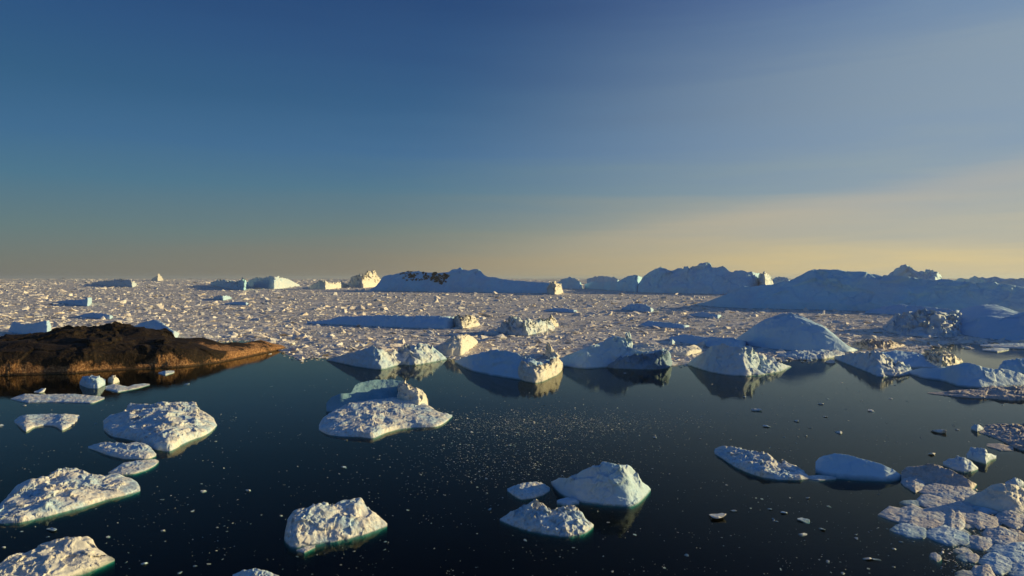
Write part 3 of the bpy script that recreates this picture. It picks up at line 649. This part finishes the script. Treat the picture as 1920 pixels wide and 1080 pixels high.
def from_box(x0, y0, x1, y1, r_, tilt=0.0):
    w, h = x1 - x0, y1 - y0
    near, top = [], []
    k = 7
    for i in range(k + 1):
        u = i / k; e = math.sin(math.pi * u) ** 0.55
        mid = y0 + h * (0.5 + 0.16 * (u - 0.5) * 2)
        jn, jt = r_.uniform(.8, 1.1), r_.uniform(.7, 1.15)
        near.append((x0 + w * u, mid + e * 0.5 * h * jn * (1 - 0.3 * (u < .3)))); top.append((x0 + w * u, mid - e * 0.5 * h * jt))
    near[0] = (x0, y0 + h * .38); top[0] = (x0, y0 + h * .34); near[-1] = (x1, y0 + h * .68); top[-1] = (x1, y0 + h * .64)
    return near, top
rr = random.Random(11)
for x0, y0, x1, y1, mt, lab in crowd:
    gx, gy = 0.10 * (x1 - x0), 0.10 * (y1 - y0)
    nn, tp = from_box(x0 - gx, y0 - gy, x1 + gx, y1 + gy, rr)
    berg('ice_floe', lab, nn, tp, rr.uniform(.06, .10), 'floe', {'near': 'raft'}.get(mt, mt), 'ice floe', CR, amp=0.13, crumb=0)

made = 0
while made < 38:
    px, py = rr.uniform(1705, 1945), rr.uniform(905, 1088)
    if py < 912 + 0.10 * (px - 1690) or px < 1735 + 0.55 * abs(py - 965): continue
    w_, h_ = rr.uniform(22, 58), rr.uniform(8, 17)
    nn, tp = from_box(px - w_ / 2, py - h_ / 2, px + w_ / 2, py + h_ / 2, rr)
    berg('ice_floe', 'small elongated floe wedged among the larger ones in the jam', nn, tp, rr.uniform(.05, .09), 'floe',
         rr.choice(['raft', 'raft', 'clean', 'near']), 'ice floe', 'small floes wedged in the jam', amp=0.13, crumb=0)
    made += 1

# ---------------------------------------------------------------- small ice chunks: prototypes
def hull_proto(seed, n=11, flat=0.55, sub=False):
    import bmesh
    r_ = random.Random(seed)
    bm = bmesh.new()
    for _ in range(n):
        a = Vector((r_.gauss(0, 1), r_.gauss(0, 1), r_.gauss(0, 1))).normalized() * r_.uniform(.75, 1.1)
        bm.verts.new((a.x, a.y * r_.uniform(.6, 1), a.z * flat))
    res = bmesh.ops.convex_hull(bm, input=bm.verts)
    bad = [e for e in res['geom_interior'] + res['geom_unused'] if isinstance(e, bmesh.types.BMVert)]
    bmesh.ops.delete(bm, geom=list(set(bad)), context='VERTS')
    if sub:
        bmesh.ops.triangulate(bm, faces=bm.faces[:])
        bmesh.ops.subdivide_edges(bm, edges=bm.edges[:], cuts=3, use_grid_fill=True)
        for _q in range(2): bmesh.ops.smooth_vert(bm, verts=bm.verts, factor=0.4, use_axis_x=True, use_axis_y=True, use_axis_z=True)
        for v_ in bm.verts:
            q = noise.noise_vector(v_.co * 2.2 + Vector((seed, 0, 0))) * 0.14 + noise.noise_vector(v_.co * 6 + Vector((seed, 0, 0))) * 0.05
            v_.co += q
    bmesh.ops.triangulate(bm, faces=bm.faces[:])
    bm.verts.ensure_lookup_table(); bm.verts.index_update()
    V = np.array([v_.co[:] for v_ in bm.verts]); Fc = np.array([[v_.index for v_ in f_.verts] for f_ in bm.faces])
    bm.free()
    return V, Fc
PR = [hull_proto(k, 10 + k % 4, 0.5 + 0.12 * (k % 4)) for k in range(24)]
chunk_meshes = []
for k in range(10):
    V, Fc = hull_proto(100 + k, 12, 0.42 + 0.1 * (k % 3), True)
    o = link_mesh('ice_chunk', V, Fc, M['near'] if k % 3 else M['clean'], False)
    chunk_meshes.append(o.data); bpy.data.objects.remove(o)

def chunk(px, py, wpx, hfrac, label, group, r_, clean=None):
    p = at(px, py); R = dist(px, py)
    a = 0.5 * wpx * R / F
    me = chunk_meshes[r_.randrange(10)]
    o = bpy.data.objects.new('ice_chunk', me); C.objects.link(o)
    o.location = (p.x, p.y, 0.06 * a); o.rotation_euler = (r_.uniform(-.2, .2), r_.uniform(-.2, .2), r_.uniform(0, 6.28))
    o.scale = (a, a * r_.uniform(.6, 1.0), a * hfrac)
    tag(o, label, 'ice chunk', group)
    return o

# chunks one can point to
named = [
 (1172, 700, 12, 'pair-like white ice chip floating under the mirrored fluted berg'),
 (1228, 821, 18, 'lone white ice chip midway between the growler and the cloven prow'),
 (919, 955, 19, 'flat oval white chip on the water above the saddle floe'),
 (985, 1013, 12, 'white chip just below the saddle floe'),
 (1345, 969, 48, 'long white ice bar floating below the long bent floe'),
 (1374, 958, 20, 'short ice bar just above the long white bar'),
 (1191, 1003, 12, 'rounded chip on black water past the tip of the saddle floe'),
 (1075, 1027, 9, 'tiny chip below the pitted saddle floe, toward the boxy floe'),
 (1140, 980, 9, 'tiny chip under the growler foot'),
 (1288, 1041, 15, 'white chip low on the black water, well below the growler'),
 (1245, 1065, 11, 'chip near the bottom edge below the growler'),
 (1148, 1072, 10, 'chip at the bottom edge, under the saddle floe'),
 (1362, 910, 9, 'tiny chip below the end of the bent floe'),
 (1369, 825, 9, 'tiny chip above the tip of the bent floe'),
 (1437, 800, 18, 'flat rectangular ice chip above the bent floe'),
 (1420, 770, 26, 'ragged white chip on the greenish calm water above the bent floe'),
 (1538, 758, 14, 'white chip on the greenish calm water above the hull-like slab'),
 (1634, 771, 20, 'thin chip on the greenish calm water below the knobbly snout'),
 (1492, 790, 14, 'slanted chip on the greenish calm water between slab and far bergs'),
 (1574, 812, 20, 'white double chip just above the hull-like slab'),
 (1758, 810, 34, 'dark-sided ice sliver beyond the blue-white growler'),
 (1795, 806, 10, 'pale fleck of ice past the dark-sided sliver'),
 (1745, 852, 22, 'thin chip above the dirty brown floe'),
 (1508, 977, 28, 'slanting white chip below the hull-like slab'),
 (1507, 1003, 24, 'rounded white chip under the slanting one below the hull-like slab'),
 (1471, 962, 22, 'flat white chip below the end of the bent floe'),
 (1443, 955, 13, 'small bright chip next to the flat white chip'),
 (1450, 974, 12, 'small pale chip under the flat white chip'),
 (1541, 993, 22, 'thin chip reaching toward the jam of floes'),
 (1605, 1010, 12, 'round chip between the slanting chips and the jam'),
 (1626, 1048, 20, 'slanting thin chip in front of the lower jam'),
 (1643, 1050, 18, 'parallel thin chip next to the slanting thin chip'),
 (1676, 1030, 14, 'bright chip in front of the jutting floe'),
 (1628, 1067, 13, 'chip at the bottom edge before the lower jam'),
 (1580, 1076, 12, 'bottom edge chip below the slanting chips'),
 (1552, 1053, 16, 'angular white chip on black water before the lower jam'),
 (1690, 1017, 10, 'tiny chip by the tip of the white-backed floe'),
 (1428, 936, 10, 'tiny round chip with a twin, below the bent floe'),
 (1417, 934, 8, 'tiny twin of the round chip below the bent floe'),
 (350, 721, 14, 'white chip alone on the water off the rocky point'),
 (404, 828, 8, 'tiny chip off the wide rough floe'),
 (97, 994, 26, 'pointed chip between the two-mounded floe and the cream domed floe'),
 (41, 997, 9, 'tiny chip beside the pointed chip, under the two-mounded floe'),
 (8, 1027, 12, 'chip at the border above the cream domed floe'),
 (90, 1007, 8, 'fleck under the pointed chip above the cream domed floe'),
 (204, 1007, 12, 'chip just above the tip of the cream domed floe'),
 (465, 920, 16, 'tail-shaped chip on the black water before the boxy floe'),
 (383, 922, 16, 'small double chip on black water off the two-mounded floe'),
 (361, 959, 12, 'white chip on black water between the mounds floe and boxy floe'),
 (304, 937, 9, 'tiny chip off the end of the two-mounded floe'),
 (305, 995, 12, 'chip on black water above the bottom mound'),
 (270, 1057, 18, 'flat chip past the tip of the cream domed floe'),
 (338, 1074, 15, 'chip at the bottom edge past the cream domed floe'),
 (391, 1058, 11, 'bright chip beside the bottom mound'),
 (366, 1062, 9, 'dim chip beside the bottom mound'),
 (75, 735, 26, 'flat white floe cake just above the long thin strip'),
 (45, 761, 10, 'tiny chip below the long thin strip'),
 (2, 799, 12, 'bluish chip at the picture border beside the horseshoe floe'),
 (210, 755, 0, None),
 (527, 967, 12, 'chip at the corner of the boxy floe'),
 (722, 1016, 8, 'bright chip beyond the tip of the boxy floe'),
 (721, 1031, 8, 'bright chip just under the one beyond the boxy floe'),
 (664, 1034, 8, 'chip under the boxy floe toward its tip'),
 (557, 1044, 7, 'tiny fleck under the white ice cake'),
 (645, 877, 14, 'thin chip on the dark water under the double-tiered floe'),
 (649, 826, 10, 'chip just below the snowy platform'),
 (912, 898, 10, 'white dot of ice on the speckled water below the double-tiered floe'),
 (913, 925, 8, 'second white dot of ice on the speckled water, above the flat oval chip'),
 (765, 957, 8, 'speck of ice beyond the boxy floe shoulder'),
 (885, 811, 10, 'brightest fleck off the tip of the double-tiered floe'),
 (970, 812, 10, 'bright fleck in the speckled band below the cloven prow'),
 (956, 835, 8, 'fleck under the speckled band below the cloven prow'),
 (1010, 881, 8, 'fleck on the water above the small rough floe'),
 (1255, 889, 9, 'fleck on the water past the growler brow'),
]
rr = random.Random(21)
NG = 'loose ice chips on the open water'
for px, py, w, lab in named:
    if lab: chunk(px, py, w, rr.uniform(.35, .6), lab, NG, rr)

EDGE = [(-200, 640), (470, 640), (530, 661), (545, 668), (560, 674), (600, 673), (640, 670), (700, 672), (850, 673), (870, 682), (1000, 690), (1048, 684), (1062, 677), (1180, 684), (1250, 685), (1290, 687), (1330, 688), (1400, 684), (1480, 674), (1570, 670), (1620, 674), (1700, 672), (1728, 660), (1760, 646), (1850, 646), (1960, 648), (2300, 648)]
EX, EY = zip(*EDGE)

# chips alike in one spot share a group and a label
spots = [
 (60, 'tiny white chip in the speckled band between the double-tiered floe and the growler', 'chips in the speckled band', lambda r: (r.gauss(960, 110), r.gauss(845, 38)), (3, 6)),
 (36, 'small ice chip on the black water around the boxy floe', 'chips around the boxy floe', lambda r: (r.uniform(260, 900), r.uniform(900, 1078)), (3.5, 7)),
 (40, 'small ice chip scattered on the dark water between the bent floe and the jam', 'chips before the jam', lambda r: (r.uniform(1380, 1760), r.uniform(915, 1078)), (4, 12)),
 (18, 'small ice chip on the black water below the growler and saddle floe', 'chips below the saddle floe', lambda r: (r.uniform(930, 1380), r.uniform(960, 1078)), (3.5, 8)),
 (26, 'small ice chip on the greenish calm water before the far edge bergs', 'chips on the greenish water', lambda r: (r.uniform(1250, 1900), r.uniform(730, 845)), (4, 12)),
 (52, 'small loose ice piece along the fringe of the pack', 'pieces along the fringe of the pack', None, (5, 13)),
]
for cnt, lab, grp, fn, (wa, wb) in spots:
    for q in range(cnt):
        if fn: px, py = fn(rr)
        else:
            px = rr.choice([rr.uniform(535, 700), rr.uniform(535, 650), rr.uniform(1240, 1300), rr.uniform(1380, 1700), rr.uniform(1640, 1900)])
            py = float(np.interp(px, EX, EY)) + rr.uniform(-3, 6)
        chunk(px, py, wa + (wb - wa) * rr.random() ** 2, rr.uniform(.35, .7), lab, grp, rr)

# ---------------------------------------------------------------- the uncountable rest: pack ice, slush, specks
def scatter(name, cx, cy, sx, sy, sz, mat, lift=0.0):
    n = len(cx); ids = rng.integers(0, len(PR), n)
    Vs, Fs, base = [], [], 0
    for k, (V, Fc) in enumerate(PR):
        w = np.where(ids == k)[0]
        if not len(w): continue
        th = rng.uniform(0, 2 * np.pi, len(w)); ti = rng.normal(0, 0.36, (len(w), 2))
        L = V[None] * np.stack([sx[w], sy[w], sz[w]], 1)[:, None, :]
        L[:, :, 2] += L[:, :, 0] * ti[:, :1] * 0.5 + L[:, :, 1] * ti[:, 1:] * 0.5
        X = L[:, :, 0] * np.cos(th)[:, None] - L[:, :, 1] * np.sin(th)[:, None] + cx[w][:, None]
        Y = L[:, :, 0] * np.sin(th)[:, None] + L[:, :, 1] * np.cos(th)[:, None] + cy[w][:, None]
        Z = L[:, :, 2] + lift
        Vs.append(np.stack([X, Y, Z], 2).reshape(-1, 3))
        Fs.append((Fc[None] + (np.arange(len(w)) * len(V))[:, None, None]).reshape(-1, 3) + base)
        base += len(w) * len(V)
    return link_mesh(name, np.concatenate(Vs), np.concatenate(Fs), mat, False)

def px_noise(x, y, s, o=0.0):
    return noise.noise(Vector((x / s, y / s * 3, o)))

# sample in picture rows so every distance gets the same fineness, sizes follow
N = 150000
u = rng.uniform(0, 1, N)
ypix = 522.2 + (690 - 522.2) * (u ** 1.55)
xpix = rng.uniform(-500, 2400, N)
lim = np.interp(xpix, EX, EY) + rng.normal(0, 2.0, N) + np.where(rng.uniform(0, 1, N) < 0.2, rng.exponential(4.0, N), 0)
keep = ypix < lim
xpix, ypix = xpix[keep], ypix[keep]
Rr = H0 * F / (ypix - 521.0)
Rr = np.minimum(Rr, 26000)
cx, cy = (xpix - 960) / F * Rr, Rr
lg = rng.pareto(2.1, len(cx)) * 1.7 + 1.1
wpx = np.minimum(lg, 13) * (1 + (ypix - 521) / 92)
a = 0.5 * wpx * Rr / F * 1.15
hh = a * rng.uniform(0.16, 0.58, len(a)) * np.where(rng.uniform(0, 1, len(a)) < 0.06, 2.2, 1)
hh = np.minimum(hh, np.where(Rr > 4000, 20, 10))
nb_ = 420                                                                                  # larger lumps, gathered in loose bands
by = 527 + 118 * rng.uniform(0, 1, nb_) ** 1.3; bx = rng.uniform(-100, 2000, nb_)
ok_ = np.array([noise.noise(Vector((x / 160, y / 14, 4.4))) > -0.05 and y < float(np.interp(x, EX, EY)) - 4 for x, y in zip(bx, by)])
bx, by = bx[ok_], by[ok_]; bR = H0 * F / (by - 521)
ba = 0.5 * (7 + 16 * rng.uniform(0, 1, len(bx)) ** 2) * (0.6 + (by - 521) / 110) * bR / F
cx = np.concatenate([cx, (bx - 960) / F * bR]); cy = np.concatenate([cy, bR]); a = np.concatenate([a, ba])
hh = np.concatenate([hh, np.minimum(ba * rng.uniform(.25, .6, len(ba)), 14)])
o = scatter('brash_ice', cx, cy, a, a * rng.uniform(.5, 1, len(a)), hh, M['pack'])
tag(o, 'vast field of broken pack ice reaching back to the horizon', 'pack ice', kind='stuff')

# slush sheet under the pack
cols = np.arange(-500, 2420, 8.0); rowsn = 60
vs, fs = [], []
for i, x in enumerate(cols):
    ye = float(np.interp(x, EX, EY)) + 3 * px_noise(x, 0, 25) + 2 * px_noise(x, 0, 9, 3) - 1
    for j in range(rowsn):
        t_ = j / (rowsn - 1)
        R = H0 * F / (ye - 521) * (60000 * (ye - 521) / (H0 * F)) ** (t_)
        vs.append(((x - 960) / F * R, R, 0.03))
for i in range(len(cols) - 1):
    for j in range(rowsn - 1):
        k = i * rowsn + j; fs.append((k, k + rowsn, k + rowsn + 1, k + 1))
o = link_mesh('slush', vs, fs, M['slush'], True)
tag(o, 'grey slush and thin ice filling the gaps of the pack', 'slush', kind='stuff')

# specks on the open water
N = 10000
k1 = rng.integers(0, 10, N)
sxp = np.where(k1 < 5, rng.normal(980, 130, N), rng.uniform(-50, 1980, N))
syp = np.where(k1 < 3, rng.normal(795, 14, N) , np.where(k1 < 5, rng.normal(850, 40, N), rng.uniform(700, 1085, N)))
sxp = np.where(k1 < 3, sxp + 60, sxp)
keep = [(y > float(np.interp(x, EX, EY)) + 22) and y < 1090 and (x > 480 or y > 760) and (px_noise(x, y, 90, 5) + 0.25 > r * 0.8 or k < 5)
        for x, y, r, k in zip(sxp, syp, rng.uniform(0, 1, N), k1)]
keep = np.array(keep); sxp, syp = sxp[keep], syp[keep]
w = np.minimum(rng.pareto(3.0, len(sxp)) * 1.4 + 2.1, 6)
jx, jy = rng.uniform(1690, 2000, 2600), rng.uniform(900, 1095, 2600)                     # brash filling the gaps of the jam
jk = (jy > 905 + 0.10 * (jx - 1690)) & (jx > 1728 + 0.55 * np.abs(jy - 965) + rng.normal(0, 9, 2600))
sxp, syp = np.concatenate([sxp, jx[jk]]), np.concatenate([syp, jy[jk]])
w = np.concatenate([w, np.minimum(rng.pareto(2.2, int(jk.sum())) * 3 + 2.5, 13)])
Rs = H0 * F / (syp - 521)
a = 0.5 * w * Rs / F
o = scatter('ice_specks', (sxp - 960) / F * Rs, Rs, a, a * .7, a * .4, M['pack'])
tag(o, 'fine scatter of ice specks floating on the open dark water', 'ice specks', kind='stuff')

# ---------------------------------------------------------------- air
m, hn, hout = new_mat('haze'); hv = hn.nodes.new('ShaderNodeVolumePrincipled')
hv.inputs['Color'].default_value = (0.78, 0.86, 0.94, 1); hv.inputs['Density'].default_value = 0.000035; hv.inputs['Anisotropy'].default_value = 0.3
hn.links.new(hv.outputs[0], hout.inputs['Volume'])
X = 70100.0
hb = link_mesh('haze', [(x, y, z) for z in (-46.5, 130) for x, y in ((-X, -3100), (X, -3100), (X, X), (-X, X))],
               [(0, 3, 2, 1), (4, 5, 6, 7), (0, 1, 5, 4), (1, 2, 6, 5), (2, 3, 7, 6), (3, 0, 4, 7)], m)
tag(hb, 'thin pale air lying over the far ice', 'haze', kind='stuff')

# ---------------------------------------------------------------- light
W = bpy.data.worlds.new('World'); S.world = W; W.use_nodes = True
nt = W.node_tree; nt.nodes.clear()
out = nt.nodes.new('ShaderNodeOutputWorld'); bg = nt.nodes.new('ShaderNodeBackground')
sky = nt.nodes.new('ShaderNodeTexSky'); sky.sky_type = 'NISHITA'; sky.sun_disc = False
sky.sun_elevation = SUN_EL; sky.sun_rotation = SUN_AZ; sky.altitude = 40
sky.air_density = 1.0; sky.dust_density = 0.6; sky.ozone_density = 3.0

def lin(c): return tuple(((v / 255 / 12.92) if v / 255 <= .04045 else ((v / 255 + .055) / 1.055) ** 2.4) for v in c)
tc = nt.nodes.new('ShaderNodeTexCoord'); sp = nt.nodes.new('ShaderNodeSeparateXYZ'); nt.links.new(tc.outputs['Generated'], sp.inputs[0])
el = maths(nt, 'MULTIPLY', maths(nt, 'ARCSINE', sp.outputs[2]), 180 / math.pi)            # degrees above the horizon
az = maths(nt, 'MULTIPLY', maths(nt, 'ARCTAN2', sp.outputs[0], sp.outputs[1]), 180 / math.pi)
vn = nt.nodes.new('ShaderNodeMapping'); vn.inputs['Scale'].default_value = (1.2, 1.2, 16)
vn.inputs['Rotation'].default_value = (0, 0.07, 0)
nt.links.new(tc.outputs['Generated'], vn.inputs[0])
veil = noise_fac(nt, vn.outputs[0], 1.6, 5, 0.55, 0.3)                                     # thin streaks of high haze
azn = maths(nt, 'DIVIDE', maths(nt, 'ADD', az, 36.5), 73.0, clamp=True)
band = maths(nt, 'MULTIPLY', maths(nt, 'SUBTRACT', veil, 0.5), maths(nt, 'MULTIPLY', azn, -9.0))
elv = maths(nt, 'ADD', el, band)
e = maths(nt, 'DIVIDE', elv, 40.0, clamp=True)
def col(stops): return ramp(nt, e, [(a / 40.0, lin(c)) for a, c in stops])
EA = [0.0, 1.0, 3.6, 7.2, 10.1, 14.1, 18.2, 22.2, 40.0]
def sky_ramp(cs): return col(list(zip(EA, cs)))
cl = sky_ramp([(110, 110, 104), (110, 114, 108), (92, 117, 121), (68, 112, 137), (56, 102, 140), (44, 90, 128), (38, 80, 126), (30, 66, 116), (24, 66, 122)])
cm = sky_ramp([(148, 133, 112), (145, 132, 114), (122, 130, 122), (88, 122, 140), (70, 110, 150), (54, 94, 138), (46, 80, 126), (36, 68, 116), (26, 68, 124)])
cr = sky_ramp([(222, 198, 142), (210, 192, 148), (180, 176, 160), (144, 160, 170), (134, 154, 174), (138, 156, 172), (120, 145, 174), (100, 127, 172), (36, 80, 134)])
cs_ = sky_ramp([(240, 215, 150), (235, 212, 155), (222, 208, 165), (200, 198, 170), (176, 184, 175), (155, 170, 176), (136, 155, 172), (115, 138, 170), (46, 90, 140)])
def smooth(v):
    n = nt.nodes.new('ShaderNodeMapRange'); n.interpolation_type = 'SMOOTHSTEP'; nt.links.new(v, n.inputs[0]); return n.outputs[0]
m1 = mix(nt, maths(nt, 'DIVIDE', maths(nt, 'ADD', az, 40), 58, clamp=True), cl, cm)
azd = maths(nt, 'SUBTRACT', az, maths(nt, 'MULTIPLY', el, 0.55))                         # the pale side leans over to the sun with height
m2 = mix(nt, smooth(maths(nt, 'DIVIDE', maths(nt, 'ADD', azd, 18.0), 50.0, clamp=True)), m1, cr)
da = maths(nt, 'ABSOLUTE', maths(nt, 'SUBTRACT', az, 83.0))
m3 = mix(nt, maths(nt, 'SUBTRACT', 1.0, maths(nt, 'DIVIDE', da, 36.0, clamp=True)), m2, cs_)
back = maths(nt, 'DIVIDE', maths(nt, 'SUBTRACT', az, 100.0), 50.0, clamp=True)
m3 = mix(nt, back, m3, cl)
fin = mix(nt, 0.10, mix(nt, 1.0, m3, (10, 10, 10), 'MULTIPLY'), sky.outputs[0])
# faint veil of cirrus whose lower edge climbs towards the sun
ve = maths(nt, 'ADD', maths(nt, 'MULTIPLY', az, 0.135), 3.2)
vd = maths(nt, 'ADD', maths(nt, 'SUBTRACT', ve, el), maths(nt, 'MULTIPLY', maths(nt, 'SUBTRACT', veil, 0.5), 2.2))
vf = maths(nt, 'MULTIPLY', smooth(maths(nt, 'DIVIDE', maths(nt, 'ADD', vd, 0.7), 2.0, clamp=True)), smooth(maths(nt, 'SUBTRACT', 1.0, maths(nt, 'DIVIDE', vd, 4.5, clamp=True))))
vf = maths(nt, 'MULTIPLY', vf, smooth(maths(nt, 'DIVIDE', maths(nt, 'ADD', az, 8.0), 30.0, clamp=True)))
fin = mix(nt, maths(nt, 'MULTIPLY', vf, 0.27), fin, tuple(v_ * 10 for v_ in lin((220, 194, 155))))
nt.links.new(fin, bg.inputs[0]); bg.inputs[1].default_value = 0.1
nt.links.new(bg.outputs[0], out.inputs[0])

sl = bpy.data.lights.new('sun', 'SUN'); sl.energy = 4.8; sl.angle = math.radians(0.6); sl.color = (1.0, 0.80, 0.38)
so = bpy.data.objects.new('sun', sl); C.objects.link(so)
d = Vector((math.sin(SUN_AZ) * math.cos(SUN_EL), math.cos(SUN_AZ) * math.cos(SUN_EL), math.sin(SUN_EL)))
so.rotation_euler = d.to_track_quat('Z', 'Y').to_euler(); so.location = d * 500

S.render.engine = 'CYCLES'
S.cycles.transparent_max_bounces = 12; S.cycles.max_bounces = 6
S.view_settings.view_transform = 'Standard'; S.view_settings.look = 'None'
S.view_settings.exposure = 0; S.view_settings.gamma = 1
